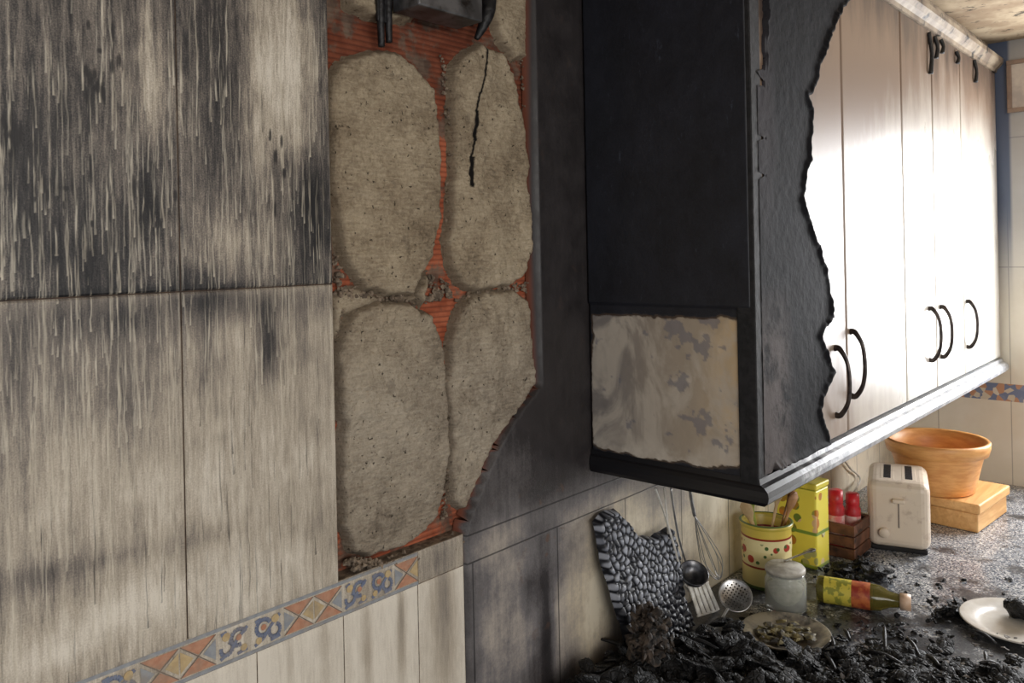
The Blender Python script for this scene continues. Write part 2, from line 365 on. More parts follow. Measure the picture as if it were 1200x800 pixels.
def samp(R):
    def f(U,V,S):
        i=np.clip(((U-RX0)/RS).astype(int),0,NX-1);k=np.clip(((V-RZ0)/RS).astype(int),0,NZ-1)
        return np.where((V<RZ0)|(V>2.11)|(U<RX0),0,R[i,k])
    return f
ATL={'lum':lum_left,'drip':samp(RL),'dark':samp(RD),'mott':lambda U,V,S:np.where(V<zj,.65,1.0)}
def tile(name,x0,x1,z0,z1,attrs,res=.005):
    g=.0008
    relief(name,[(x0+g,z0+g),(x1-g,z0+g),(x1-g,z1-g),(x0+g,z1-g)],res,wframe(YB),edge_h(.03,.0018,.002),M_TL,wall,attrs)
k=0
xe=[xh-TW*i for i in range(5)]
for i in range(4):
    for (z0,z1) in ((zj,zj+.425),(zt,zj),(zj+.425,ZC)):
        k+=1; tile('tile_upper_%d'%k,xe[i+1],xe[i],z0,z1,ATL,.0010 if (i<2 and z0<1.9) else .006)
box('tile_backing_upper',(XL,.0022,zb-.002),(xh-.001,YB+.001,ZC),M_BACK,wall,0)
box('tile_backing_lower',(XL,.0022,0),(wp(545,700)[0],YB+.001,zb),M_RUB,wall,0)
xr=wp(545,700)[0]
def lum_low(U,V,S): return field(U,V,.95,[(450,700,40,80,.05),(520,720,14,120,-.34),(430,760,6,60,-.25),(500,650,26,16,-.22),(470,740,5,60,-.35),(380,750,5,60,-.2),(340,770,4,40,-.2),(300,790,60,40,.0)])+.16*(fbm(U*4,V,12,4)-.5)
ALW={'lum':lum_low,'drip':lambda U,V,S:U*0,'dark':lambda U,V,S:U*0,'mott':lambda U,V,S:U*0+.33}
xs=[xr,wp(491,720)[0],wp(404,760)[0]]
while xs[-1]>-.7: xs.append(xs[-1]-.135)
for i in range(len(xs)-1):
    tile('tile_lower_%d'%(i+1),xs[i+1],xs[i],.75,zt2,ALW)
ABR={'lum':lambda U,V,S:field(U,V,.82,[(180,780,60,20,-.15),(300,730,60,20,.0),(440,690,40,20,-.12),(520,650,30,40,-.26)]),'drip':lambda U,V,S:U*0,'dark':lambda U,V,S:U*0,'mott':lambda U,V,S:U*0+.6}
xb=wp(491,675)[0]
tile('border_blank_tile',xb,xr,zt2,zb,ABR)
tile('border_tile',xb-1.3,xb,zt2,zb,ABR)

def glaze(name,c1,c2):
    g=NB(name); p=g.pos(); n=g.noise(p,26,5,.65); col=g.mix(g.ss(g.noise(p,120,3),.35,.65),c1,c2)
    col=g.mix(g.ss(n,.45,.75,.18,.8),col,sr(150,138,122)); return g.done(col,.4)
def inlay():
    mo=glaze('glaze_terracotta',sr(200,146,116),sr(184,124,94)); mb=glaze('glaze_cobalt',sr(92,108,142),sr(116,130,156))
    my=glaze('glaze_ochre',sr(208,184,136),sr(196,168,120)); ml=glaze('glaze_pale_blue',sr(158,164,170),sr(140,148,158)); mk=glaze('glaze_outline',sr(104,88,80),sr(122,104,92))
    V=[];Fc=[];MI=[]
    def poly(pts,m,dy=.0006):
        b=len(V)
        for (x,z) in pts: V.append((x,-dy,z))
        Fc.append(tuple(range(b,b+len(pts)))); MI.append(m)
    def rib(pts,w,m,dy=.0010):
        for i in range(len(pts)-1):
            (x0,z0),(x1,z1)=pts[i],pts[i+1]; dx,dz=x1-x0,z1-z0; L=math.hypot(dx,dz) or 1; nx,nz=-dz/L*w/2,dx/L*w/2
            poly([(x0+nx,z0+nz),(x1+nx,z1+nz),(x1-nx,z1-nz),(x0-nx,z0-nz)],m,dy)
    def arc(cx,cz,r,a0,a1,n=12): return [(cx+r*math.cos(math.radians(a0+(a1-a0)*i/n)),cz+r*math.sin(math.radians(a0+(a1-a0)*i/n))) for i in range(n+1)]
    h=zb-zt2; c=(zb+zt2)/2; x1=xb-.002; x0=xb-1.29
    for (a,b) in ((zt2+.001,zt2+.0055),(zb-.0055,zb-.001)): poly([(x0,a),(x1,a),(x1,b),(x0,b)],3)
    W=.047; s=(h-.014)/2; i=0; x=x1-W/2
    while x>x0+W:
        t=i%4; w=W/2-.001
        if t in (0,3):
            poly([(x-w,c+s),(x+w,c+s),(x,c+.002)],0,.0008); poly([(x-w,c-s),(x+w,c-s),(x,c-.002)],0,.0008)
            poly([(x-w,c+s*.7),(x-w,c-s*.7),(x-.006,c)],2 if t else 3,.0008); poly([(x+w,c+s*.7),(x+w,c-s*.7),(x+.006,c)],3 if t else 2,.0008)
            rib([(x-w,c+s),(x+w,c-s)],.0012,4); rib([(x-w,c-s),(x+w,c+s)],.0012,4,.0012)
        else:
            f=1 if t==1 else -1
            rib(arc(x-.006*f,c+.004,.010,20,290),.0055,1); rib(arc(x+.010*f,c-.005,.008,160,430),.005,1,.0012)
            rib([(x-.019,c-.016),(x-.006,c-.010),(x+.004,c+.002),(x+.018,c+.014)],.0045,1,.0014)
            rib([(x-.018,c+.014),(x-.010,c+.016)],.004,1,.0014); rib([(x+.004,c-.016),(x+.018,c-.014)],.004,1,.0014)
            poly(arc(x+.011*f,c+.010,.0055,0,360,10)[:-1],2,.0016); poly(arc(x-.013*f,c-.011,.0045,0,360,10)[:-1],2,.0016)
            poly(arc(x-.006*f,c+.004,.004,0,360,10)[:-1],0,.0016)
        x-=W; i+=1
    return mesh_obj('trim_border_tiles',V,Fc,[mo,mb,my,ml,mk],None,False,MI)
inlay()

cut=[wp(*q) for q in [(621,-140),(624,60),(627,250),(632,449),(620,464),(603,486),(588,512),(573,543),(561,572),(551,598),(545,615),(543,628)]]
pan=[(cut[0][0],ZC)]+cut[1:]+[(xr,zt2),(xr,.6),(XF,.6),(XF,ZC)]
def lum_r(U,V,S):
    f=field(U,V,.14,[(590,740,46,90,.40),(600,670,30,16,.10),(575,640,40,30,.28),(590,560,36,60,.16),(692,700,42,90,.62),(740,640,30,70,.48),(820,620,90,90,.75),(700,600,60,20,.18),(655,760,6,60,.1),(620,700,12,30,-.16),(640,740,8,80,-.3),(690,760,10,50,.1),(640,600,60,18,.12)])
    f=np.maximum(f,sstep(U,1.38,1.75)*1.0*(1-sstep(V,1.36,1.7)*.6)); return np.clip(f,0,1)
relief('scorched_panel',pan,.006,wframe(YB),lambda U,V,S:.032*sstep(S,-.001,.004),M_PR,wall,
  {'lum':lum_r,'sd':lambda U,V,S:np.where((V>zt2)&(U<1.2),S,1.0),'rust':lambda U,V,S:np.clip(field(U,V,.1,[(650,600,50,30,.9),(640,680,30,60,.5)]),0,1)})

def pat(name,pp,th,seed,amp=.0025,sootpts=None):
    c0=np.mean([wp(*q,y=.012) for q in pp],0)
    base=[wp(*q,y=.012) for q in pp]
    base=[(c0[0]+(b[0]-c0[0])*1.02,c0[1]+(b[1]-c0[1])*1.01) for b in base]
    poly=jag(jag(base,.024,.0038,seed+40),.007,amp*.9,seed)
    def hf(U,V,S):
        e=sstep(S,-.0005,.009); return e*(th+.009*(fbm(U,V,14,4)-.5)*2+.0028*(fbm(U,V,120,3)-.5)*2)
    def so(U,V,S):
        if not sootpts: return U*0
        a=np.array([wp(*q,y=.012) for q in sootpts]); s=1e9+U*0
        for i in range(len(a)-1):
            e=a[i+1]-a[i]; t=np.clip(((U-a[i][0])*e[0]+(V-a[i][1])*e[1])/(e@e),0,1)
            s=np.minimum(s,np.hypot(U-a[i][0]-t*e[0],V-a[i][1]-t*e[1]))
        w=.0030+.007*fbm(U,V,90,3)*(vnoise(U*3,V*40)>.35); return 1-sstep(s,w*.6,w)
    return relief(name,poly,.0022,wframe(YB),hf,M_MO,wall,{'sd':lambda U,V,S:S,'soot':so})
pat('mortar_patch_1',[(386,110),(392,85),(410,66),(440,57),(470,60),(495,78),(510,100),(517,140),(519,200),(518,260),(508,300),(495,330),(484,347),(455,349),(428,335),(410,315),(400,290),(396,255),(389,200)],.021,1)
pat('mortar_patch_2',[(531,75),(545,60),(565,50),(590,58),(607,85),(613,140),(620,180),(624,230),(626,290),(618,318),(600,335),(565,340),(540,335),(530,315),(526,280),(530,230),(533,180),(530,120)],.020,2,.0025,[(571,52),(566,90),(560,120),(557,160),(552,215)])
pat('mortar_patch_3',[(398,420),(405,385),(420,362),(450,352),(480,356),(505,368),(520,395),(526,440),(527,500),(526,555),(515,600),(500,625),(470,645),(435,654),(412,645),(402,615),(400,560),(402,500)],.021,3)
pat('mortar_patch_4',[(538,365),(550,345),(575,338),(605,340),(622,350),(628,400),(631,450),(600,492),(575,535),(555,585),(545,600),(532,590),(528,560),(530,500),(526,450),(530,400)],.018,4)
pat('mortar_patch_5',[(586,-20),(622,-20),(623,40),(622,66),(605,72),(590,50),(578,20)],.018,5)
pat('mortar_patch_6',[(392,345),(425,335),(450,350),(490,345),(500,352),(460,356),(410,370),(402,400),(394,395)],.012,6)
pat('mortar_patch_7',[(404,-30),(500,-30),(492,24),(462,26),(430,18),(408,10)],.024,8)
pat('mortar_patch_8',[(492,345),(500,325),(508,312),(508,340),(502,366)],.012,9)
def chunk_mesh(name,items,mat,parent=None,sub=1,seed=1,tilt=.5,freq=1.9):
    bm=bmesh.new(); bmesh.ops.create_icosphere(bm,subdivisions=sub,radius=1); bm.verts.ensure_lookup_table()
    B=np.array([v.co[:] for v in bm.verts]); Fq=np.array([[v.index for v in f.verts] for f in bm.faces]); bm.free()
    r=np.random.RandomState(seed); VV=[];FF=[];o=0
    for (p,s) in items:
        k=r.normal(size=(6,3))*freq; ph=r.rand(6)*6.28
        d=1+.17*np.sin(B@k.T+ph).sum(1)+r.uniform(-.10,.10,len(B))
        q=B*d[:,None]*np.array(s); q[:,2]+=.25*s[0]*np.sin(B[:,0]*1.6+ph[0])*r.uniform(0,1)
        e=Euler((r.uniform(-tilt,tilt),r.uniform(-tilt,tilt),r.uniform(0,6.28))).to_matrix()
        q=q@np.array(e).T+np.array(p); VV.append(q);FF.append(Fq+o);o+=len(B)
    return mesh_obj(name,np.concatenate(VV).tolist(),np.concatenate(FF).tolist(),mat,parent,False)
it=[]
def along(pts,n,jit,smin,smax,y=.024):
    for i in range(n):
        j=random.randrange(len(pts)-1);t=random.random(); a=wp(*pts[j],y=.02);b=wp(*pts[j+1],y=.02)
        s=random.uniform(smin,smax); it.append(((a[0]+(b[0]-a[0])*t+random.gauss(0,jit),y+random.uniform(-.004,.004),a[1]+(b[1]-a[1])*t+random.gauss(0,jit)),(s,s*.7,s*.8)))
along([(398,345),(440,348),(500,352),(520,345)],150,.005,.002,.006)
along([(395,300),(400,340),(396,400)],50,.004,.002,.005)
along([(522,330),(530,350),(600,338),(625,335)],90,.004,.002,.005)
along([(505,320),(510,350)],30,.003,.002,.005)
along([(527,430),(528,500),(527,560),(520,610)],90,.003,.002,.004)
along([(402,655),(440,660),(480,650),(540,625)],260,.003,.002,.006,.014)
along([(405,662),(470,655),(540,630)],120,.002,.002,.005,.006)
along([(520,60),(530,200),(524,300)],60,.003,.0015,.004)
along([(610,60),(622,180),(628,330)],50,.003,.0015,.004)
chunk_mesh('joint_rubble',it,M_RUB,wall,1,5)

hood=empty('range_hood')
mh=simple('sooty_sheet_metal',sr(112,112,114),sr(72,72,74),24,.4,metal=.5,soot=.3)
a=wp(470,12,-.02);b=wp(545,12,-.02)
box('hood_plate',(a[0],-.06,a[1]),(b[0],.000,ZC-.001),mh,hood,.003)
tube('bracket_1',[on_y(446,-30,.006),on_y(446,15,.002),on_y(447,55,.004)],[.007,.006,.005],M_CHAR,hood)
tube('bracket_2',[on_y(455,-30,.006),on_y(455,15,.002),on_y(456,50,.004)],[.007,.006,.005],M_CHAR,hood)
box('bracket_plate',(wp(443,24)[0],.0,wp(443,24)[1]),(wp(459,24)[0],.006,ZC-.002),M_CHAR,hood,.001)
tube('burnt_cable',[on_y(575,-30,.0),on_y(572,10,-.012),on_y(566,30,-.010),on_y(558,46,-.002)],[.012,.013,.009,.004],M_CHAR,hood)
tube('burnt_cable_2',[on_y(553,-30,.0),on_y(550,5,-.012),on_y(552,30,-.004)],[.014,.012,.004],M_CHAR,hood)

wr=empty('wall_right')
wy0,wy1,wz0,wz1=-1.35,-.50,1.12,2.16
box('below_window',(XF,-3,0),(XF+.15,.03,wz0),M_CW,wr,0)
box('above_window',(XF,-3,wz1),(XF+.15,.03,ZC),M_CW,wr,0)
box('beside_window_a',(XF,wy1,wz0),(XF+.15,.03,wz1),M_CW,wr,0)
box('beside_window_b',(XF,-3,wz0),(XF+.15,wy0,wz1),M_CW,wr,0)
win=empty('window_1'); mf=simple('window_frame_white',sr(226,228,230),sr(214,216,220),10,.35)
for i,(l,h) in enumerate([((wy0,wz0),(wy1,wz0+.05)),((wy0,wz1-.05),(wy1,wz1)),((wy0,wz0),(wy0+.05,wz1)),((wy1-.05,wz0),(wy1,wz1)),(((wy0+wy1)/2-.03,wz0),((wy0+wy1)/2+.03,wz1))]):
    box('frame_%d'%(i+1),(XF+.04,l[0],l[1]),(XF+.09,h[0],h[1]),mf,win,.004)
# small framed panel high on the end wall
fa=on_x(1180,72,XF); fb=on_x(1180,133,XF)
pf=empty('framed_wall_panel'); mfr=simple('frame_taupe',sr(150,128,112),sr(124,106,94),20,.5)
y1=fa.y; y0=y1-.115; z1=fa.z; z0=fb.z
box('frame_top',(XF-.014,y0,z1-.014),(XF-.0005,y1,z1),mfr,pf,.002); box('frame_bottom',(XF-.014,y0,z0),(XF-.0005,y1,z0+.014),mfr,pf,.002)
box('frame_near',(XF-.014,y0,z0+.014),(XF-.0005,y0+.014,z1-.014),mfr,pf,.002); box('frame_far',(XF-.014,y1-.014,z0+.014),(XF-.0005,y1,z1-.014),mfr,pf,.002)
box('frame_field',(XF-.006,y0+.014,z0+.014),(XF-.0005,y1-.014,z1-.014),simple('faded_print',sr(206,196,184),sr(176,166,158),20,.6),pf,0)
box('ceiling',(XL,-3,ZC),(XF+.15,.15,ZC+.1),M_CEIL,None,0)
box('floor',(XL,-3,-.1),(XF+.15,.15,0),M_FLOOR,None,0)
gb=NB('far_border'); p=gb.pos(); vv=gb.vor(p,60,'F1',1); sx=gb.sep(vv)[0]
cfb=gb.ramp(sx,[(0,sr(112,126,156)),(.35,sr(206,196,176)),(.55,sr(190,144,114)),(.75,sr(124,136,162)),(.9,sr(214,206,190))]); cfb.node.color_ramp.interpolation='CONSTANT'
mfb=gb.done(cfb,.35)
box('trim_far_border',(XF-.002,-.495,zt2-.018),(XF+.001,-.004,zb-.012),mfb,None,0)

# ------------------------------------------------------------ wall cabinet
cab=empty('wall_cabinet')
XC=on_y(690,450).x; YF=-.344; ZB=H-.415; ZT=H+.59; XE=XF-.004
ybk=-.004
box('carcass',(XC+.008,YF+.024,ZB+.004),(XE,ybk,ZT),M_DARKIN,cab,0)
sidepoly=[(YF+.003,ZB),(ybk,ZB),(ybk,ZT),(YF+.003,ZT)]
def yz(px,py): q=on_x(px,py,XC); return (q.y,q.z)
pp=jag([yz(*q) for q in [(694,368),(740,369),(800,372),(850,371),(877,374),(879,420),(876,470),(880,520),(878,545),(850,551),(800,546),(750,540),(712,530),(694,522),(692,450)]],.02,.0022,9)
zl=yz(780,358)[1]
def patchf(U,V,S):
    s,_,_=sdf(pp,U,V); s=s+.012*(fbm(U,V,60,4)-.5)-.008*sstep(V,H-.34,H-.40)*fbm(U,V,80,3); return sstep(s,-.0015,.0035)
def stainf(U,V,S):
    r=0
    for (px,py,ry,rz,a) in [(812,402,.040,.026,.55),(800,445,.020,.026,.45),(838,378,.05,.010,.5),(820,490,.022,.035,.32),(845,520,.03,.02,.3),(795,385,.03,.012,.4)]:
        c=yz(px,py); r=r+a*np.exp(-((U-c[0])/ry)**2-((V-c[1])/rz)**2)
    n=fbm(U,V,55,6); return np.clip(sstep(r+(n-.5)*1.6,.38,.48),0,.85)
relief('side_panel',sidepoly,.0025,xframe(XC+.008),lambda U,V,S:.008*sstep(S,-.001,.002)+.004*sstep(V,zl-.002,zl+.002)+.0008*(fbm(U,V,40,4)-.5)*2,M_SIDE,cab,{'patch':patchf,'stain':stainf})
box('side_stile',(XC-.003,YF-.0035,ZB+.02),(XC+.034,YF+.03,ZT-.02),M_CHARM,cab,.002)
ed=[XC+.034]+[on_y(x,300,YF).x for x in (990,1060,1096,1129)]+[XE]
for i in range(5):
    box('door_panel_%d'%(i+1),(ed[i]+(.0028 if i else .0002),YF,ZB+.035),(ed[i+1]-.0028,YF+.02,ZT-.03),M_DOOR,cab,.005 if i else .003,0,3)
fl=[(893,-160),(1000,-160),(994,0),(982,18),(972,40),(960,68),(955,95),(945,115),(950,140),(946,185),(938,232),(946,262),(957,290),(968,330),(973,372),(958,395),(966,415),(977,432),(966,455),(958,480),(966,505),(975,524),(940,540),(893,556)]
fp=jag(jag([wp(*q,y=YF) for q in fl],.020,.0055,12),.006,.0026,13)
fp=[((XC+.020) if q[0]<XC+.045 else q[0],min(max(q[1],ZB+.029),ZT-.029)) for q in fp]
def flh(U,V,S):
    curl=.005*np.exp(-((S-.004)/.006)**2)*(U>XC+.06)
    e=np.where(U<XC+.045,1.0,sstep(S,-.0002,.0015))
    return e*(.0045+curl*(.2+1.6*fbm(U,V,45,3))+.0016*(fbm(U,V,70,4)-.5))
def mat_flap():
    g=NB('charred_veneer'); p=g.pos(); x,y,z=g.sep(p); n=g.noise(p,18,5,.65); f=g.noise(p,200,4,.7)
    col=g.ramp(g.m('ADD',g.m('MULTIPLY',n,.6),g.m('MULTIPLY',f,.4)),[(.3,sr(8,8,11)),(.6,sr(20,21,26)),(.8,sr(40,40,46))])
    gr=g.m('MULTIPLY',g.m('MULTIPLY',g.ss(z,1.66,1.50),g.ss(x,1.42,1.35)),g.ss(n,.3,.55)); col=g.mix(g.m('MULTIPLY',gr,.55),col,sr(110,102,100))  # lighter lower part is a reflection put into the colour
    gr2=g.m('MULTIPLY',g.ss(g.m('ABSOLUTE',g.m('SUBTRACT',z,1.92)),.30,.0),g.ss(x,1.38,1.31)); col=g.mix(g.m('MULTIPLY',gr2,.3),col,sr(84,78,82))
    e=g.ss(g.attr('sd'),.0,.0015,1,0); col=g.mix(g.m('MULTIPLY',e,g.ss(x,1.40,1.45,0,.3)),col,sr(120,108,98))
    return g.done(col,.8,bump=f,bs=.6,bd=.0015,spec=.2)
relief('charred_veneer_flap',fp,.0022,wframe(YF),flh,mat_flap(),cab,{'sd':lambda U,V,S:S})
def moulding(name,pts,prof,mat):
    V=[];Fc=[];n=len(prof)
    for (x,y,sx,sy) in pts:
        for (o,z) in prof: V.append((x+sx*o,y+sy*o,z))
    for i in range(len(pts)-1):
        for j in range(n): k=(j+1)%n; Fc.append((i*n+j,i*n+k,(i+1)*n+k,(i+1)*n+j))
    Fc.append(tuple(range(n))); Fc.append(tuple((len(pts)-1)*n+j for j in range(n))[::-1])
    return mesh_obj(name,V,Fc,mat,cab,False)
pr=[(-.02,ZB-.012),(.014,ZB-.012),(.021,ZB-.006),(.023,ZB+.003),(.021,ZB+.012),(.014,ZB+.018),(.006,ZB+.021),(.004,ZB+.030),(-.02,ZB+.030)]
moulding('light_rail',[(XC,ybk,-.35,0),(XC,YF,-.35,-1),(XC+.004,YF,0,-1),(XE,YF,0,-1)],pr,M_RAIL)
pc=[(-.02,ZT-.03),(.004,ZT-.03),(.006,ZT-.02),(.016,ZT-.012),(.024,ZT),(.024,ZT+.014),(-.02,ZT+.014)]
moulding('crown_moulding',[(XC,ybk,-.3,0),(XC,YF,-.3,-1),(XC+.004,YF,0,-1),(XE,YF,0,-1)],pc,M_CROWN)
box('cornice_filler',(XC+.02,YF+.02,ZT+.002),(XE,ybk,ZC-.002),M_CROWN,cab,0)
for i,(px,py) in enumerate([(991,448),(1009,427),(1099,392),(1112,389),(1142,380)]):
    c=on_y(px,py,YF-.02); hh=.066; o=.028
    pts=[(c.x,YF+.001,c.z+hh),(c.x,YF-.010,c.z+hh*.98),(c.x,YF-o*.85,c.z+hh*.6),(c.x,YF-o,c.z),(c.x,YF-o*.85,c.z-hh*.6),(c.x,YF-.010,c.z-hh*.98),(c.x,YF+.001,c.z-hh)]
    tube('handle_%d'%(i+1),pts,[.0065,.0055,.0042,.0042,.0042,.0055,.0065],M_PEWTER,cab,12)
for i,(px,py,L) in enumerate([(1090,38,48),(1097,42,26),(1122,60,14),(1143,70,26),(1104,46,16)]):
    a=on_y(px,py,YF-.006); sc=(YF+D)/ray(px,py).y
    tube('melted_drip_%d'%(i+1),[a+Vector((0,.004,0)),a+Vector((.004,-.002,-L*sc*.5)),a+Vector((-.002,0,-L*sc))],[.006,.0045,.006],M_CHAR,cab)

# ------------------------------------------------------------ countertop
box('countertop',(XL,-.68,CT-.035),(XF-.001,-.003,CT),M_GR,None,.004)
base=empty('base_cabinet')
box('base_carcass',(XL,-.62,.10),(XF-.002,-.003,CT-.036),M_BASE,base,0)
box('plinth',(XL,-.58,.0),(XF-.002,-.01,.10),M_DARKIN,base,0)
for i in range(7):
    x=XL+.02+i*.6; box('base_door_%d'%(i+1),(x,-.64,.12),(x+.59,-.62,CT-.05),M_BASE,base,.004)

# ------------------------------------------------------------ counter objects
def C(px,py): return on_z(px,py,CT)
CG=CT+.0008
cr=empty('utensil_crock'); c=C(899,683); c.z=CG; c.y=min(c.y,-.075)
gcr=NB('crock_glaze'); p=gcr.pos(); x,y,z=gcr.sep(p); zz=gcr.m('SUBTRACT',z,CG)
cc=gcr.ramp(gcr.m('DIVIDE',zz,.15),[(0,sr(90,110,60)),(.06,sr(230,212,140)),(.30,sr(232,214,140)),(.33,sr(150,52,36)),(.36,sr(236,220,160)),(.60,sr(240,226,170)),(.78,sr(150,52,36)),(.81,sr(222,198,90)),(.94,sr(196,176,70)),(1,sr(90,110,60))])
cc.node.color_ramp.interpolation='CONSTANT'
vd=gcr.vor(p,38,'F1',0); band=gcr.m('MULTIPLY',gcr.ss(zz,.058,.064),gcr.ss(zz,.112,.106))
cc=gcr.mix(gcr.m('MULTIPLY',gcr.ss(vd,.38,.30),band),cc,sr(176,56,36)); vd2=gcr.vor(p,52,'F1',0); cc=gcr.mix(gcr.m('MULTIPLY',gcr.ss(vd2,.26,.2),band),cc,sr(70,104,50))
mcr=gcr.done(cc,.3)
lathe('crock_body',[(0,0),(.052,0),(.056,.004),(.056,.05),(.058,.10),(.057,.135),(.061,.142),(.062,.15),(.057,.152),(.053,.146),(.052,.02),(0,.015)],c,mcr,cr)
wood=simple('wood_spoon',sr(170,126,82),sr(130,90,56),30,.6,soot=.25); wood2=simple('wood_pale',sr(206,180,140),sr(180,150,108),30,.6); grn=simple('green_nylon',sr(168,182,92),sr(140,156,70),20,.4)
def spoon(name,base,top,hr,mat,flat=.4,parent=cr):
    base=Vector(base);top=Vector(top);d=(top-base).normalized()
    L=(top-base).length
    tube(name,[base,base+d*L*.5,base+d*L*.74,base+d*L*.84,base+d*L*.93,top],[.005,.0055,.006,hr*.85,hr,hr*.35],mat,parent,14,6,flat)
spoon('wooden_spoon',c+Vector((.01,0,.02)),c+Vector((.055,-.05,.255)),.024,wood)
spoon('wooden_spatula',c+Vector((0,.01,.02)),c+Vector((.02,-.03,.24)),.022,wood2)
spoon('green_spatula',c+Vector((-.01,0,.02)),c+Vector((-.035,.03,.235)),.024,grn,.25)
spoon('serving_fork',c+Vector((-.0,-.01,.02)),c+Vector((-.05,.03,.20)),.016,wood2)
spoon('dark_spoon',c+Vector((.01,.0,.02)),c+Vector((.03,-.06,.22)),.02,wood)
yb=empty('yellow_tea_tin'); b0=C(952,667)
gy=NB('tin_print'); p=gy.obj(); x,y,z=gy.sep(p)
ny=gy.vor(p,30,'F1',0); ny2=gy.vor(p,24,'F1',1)
cy=gy.mix(gy.ss(ny,.40,.34),sr(236,220,84),gy.ramp(gy.sep(ny2)[0],[(0,sr(150,150,40)),(.4,sr(242,236,200)),(.6,sr(202,126,40)),(.8,sr(110,130,50))]))
zz=gy.m('SUBTRACT',z,CG); cy=gy.mix(gy.m('MAXIMUM',gy.ss(zz,.012,.008),gy.ss(zz,.192,.196)),cy,sr(150,168,60))
cy=gy.mix(gy.ss(gy.m('ABSOLUTE',gy.m('SUBTRACT',zz,.088)),.005,.003),cy,sr(120,150,60))
mtin=gy.done(cy,.35)
ry=math.radians(-4)
bx=b0.x; by=b0.y+.040
box('tin_body',(bx,by-.056,CG),(bx+.07,by+.050,CG+.195),mtin,yb,.004,ry)
box('tin_lid',(bx-.002,by-.058,CG+.196),(bx+.072,by+.052,CG+.212),simple('tin_lid_yellow',sr(226,210,80),sr(206,190,70),30,.35),yb,.004,ry)
crate=empty('wooden_crate'); q=C(994,654); mcrt=simple('dark_crate_wood',sr(124,80,56),sr(84,54,38),30,.6,soot=.2)
cx,cy_=q.x+.05,q.y+.03
for i,zc in enumerate((0,.03,.06)):
    box('slat_front_%d'%i,(cx-.06,cy_-.05,CG+zc),(cx-.052,cy_+.05,CG+zc+.026),mcrt,crate,.001)
    box('slat_back_%d'%i,(cx+.052,cy_-.05,CG+zc),(cx+.06,cy_+.05,CG+zc+.026),mcrt,crate,.001)
    box('slat_right_%d'%i,(cx-.052,cy_-.05,CG+zc),(cx+.052,cy_-.044,CG+zc+.026),mcrt,crate,.001)
    box('slat_left_%d'%i,(cx-.052,cy_+.044,CG+zc),(cx+.052,cy_+.05,CG+zc+.026),mcrt,crate,.001)
box('crate_floor',(cx-.052,cy_-.044,CG),(cx+.052,cy_+.044,CG+.006),mcrt,crate,0)
red=simple('red_plastic',sr(206,40,48),sr(176,30,38),30,.35); pink=simple('label_pink',sr(226,120,120),sr(236,210,200),40,.4)
def bottle_up(name,loc,r,h,mats):
    e=empty(name); lathe('body',[(0,0),(r,0),(r,h*.2),(r,h*.6),(r,h*.7),(r*.8,h*.78),(r*.85,h*.8),(r*.85,h),(0,h)],loc,mats,e,32,[0,0,1,0,0,0,0,0])
bottle_up('red_spice_jar',(cx-.026,cy_+.008,CG+.0065),.021,.155,[red,pink])
bottle_up('red_spice_jar',(cx+.022,cy_-.018,CG+.0065),.020,.14,[red,pink])
toa=empty('toaster'); q=C(1048,650)
ax=Vector((math.cos(math.radians(17)),math.sin(math.radians(17)),0)); ay=Vector((-ax.y,ax.x,0))
gt=NB('toaster_enamel'); p=gt.pos(); n=gt.noise(p,24,5,.65); z=gt.sep(p)[2]
mt=gt.done(gt.mix(gt.ss(n,.52,.72,0,.5),sr(232,216,196),sr(160,130,108)),.35,bump=n,bs=.1)
tb=q+ax*.125-ay*.012; tb.z=CG; TH_=.182
def obox(name,cen,sx,sy,z0,z1,mat,par,bev,rz):
    box(name,(cen.x-sx/2,cen.y-sy/2,z0),(cen.x+sx/2,cen.y+sy/2,z1),mat,par,bev,rz,4)
RZ=math.radians(17)
obox('toaster_body',tb,.22,.148,CG+.010,CG+TH_,mt,toa,.022,RZ)
obox('toaster_foot',tb,.20,.133,CG,CG+.012,M_DARKIN,toa,.003,RZ)
for s in (-.026,.026):
    obox('slot_%s'%('a' if s<0 else 'b'),tb+ay*s,.14,.018,CG+TH_-.003,CG+TH_+.0012,M_CHAR,toa,.001,RZ)
    obox('slot_rim_%s'%('a' if s<0 else 'b'),tb+ay*s,.155,.034,CG+TH_-.003,CG+TH_+.0006,mt,toa,.001,RZ)
obox('lever',tb-ax*.113+ay*.0,.018,.03,CG+.130,CG+.141,mt,toa,.004,RZ)
obox('lever_track',tb-ax*.1095,.003,.004,CG+.065,CG+.138,simple('slot_grey',sr(150,136,124),sr(126,116,106),30,.6),toa,.001,RZ)
kM=Matrix.Rotation(RZ,3,'Z')@Matrix.Rotation(-math.pi/2,3,'Y')
lathe('browning_knob',[(.0,.0),(.013,0),(.013,.008),(.011,.011),(0,.011)],tb-ax*.1095+ay*.035+Vector((0,0,.05)),mt,toa,24,None,kM)
tube('power_cord',[on_y(984,532,-.012),on_y(996,548,-.012),on_y(1008,562,-.02),tb+ax*.06+ay*.13+Vector((0,0,.06)),tb+ax*.08+ay*.07+Vector((0,0,.03))],.003,M_WHITEPL,toa,8)
bb=empty('bread_box'); pine=NB('pine_wood'); p=pine.pos(); n=pine.noise(pine.sc(p,(6,60,60)),1,4,.6,.6)
mp=pine.done(pine.mix(pine.ss(n,.3,.7),sr(232,186,124),sr(210,156,96)),.45,bump=n,bs=.1)
rb=math.radians(-5); cb=Vector((2.64,-.265,0))
obox('box_body',cb,.25,.28,CG,CG+.052,mp,bb,.004,rb)
obox('box_lid',cb,.265,.295,CG+.053,CG+.080,mp,bb,.005,rb)
gw=NB('turned_wood_bowl'); p=gw.pos(); z=gw.sep(p)[2]; n=gw.noise(gw.sc(p,(20,20,90)),1,4,.6)
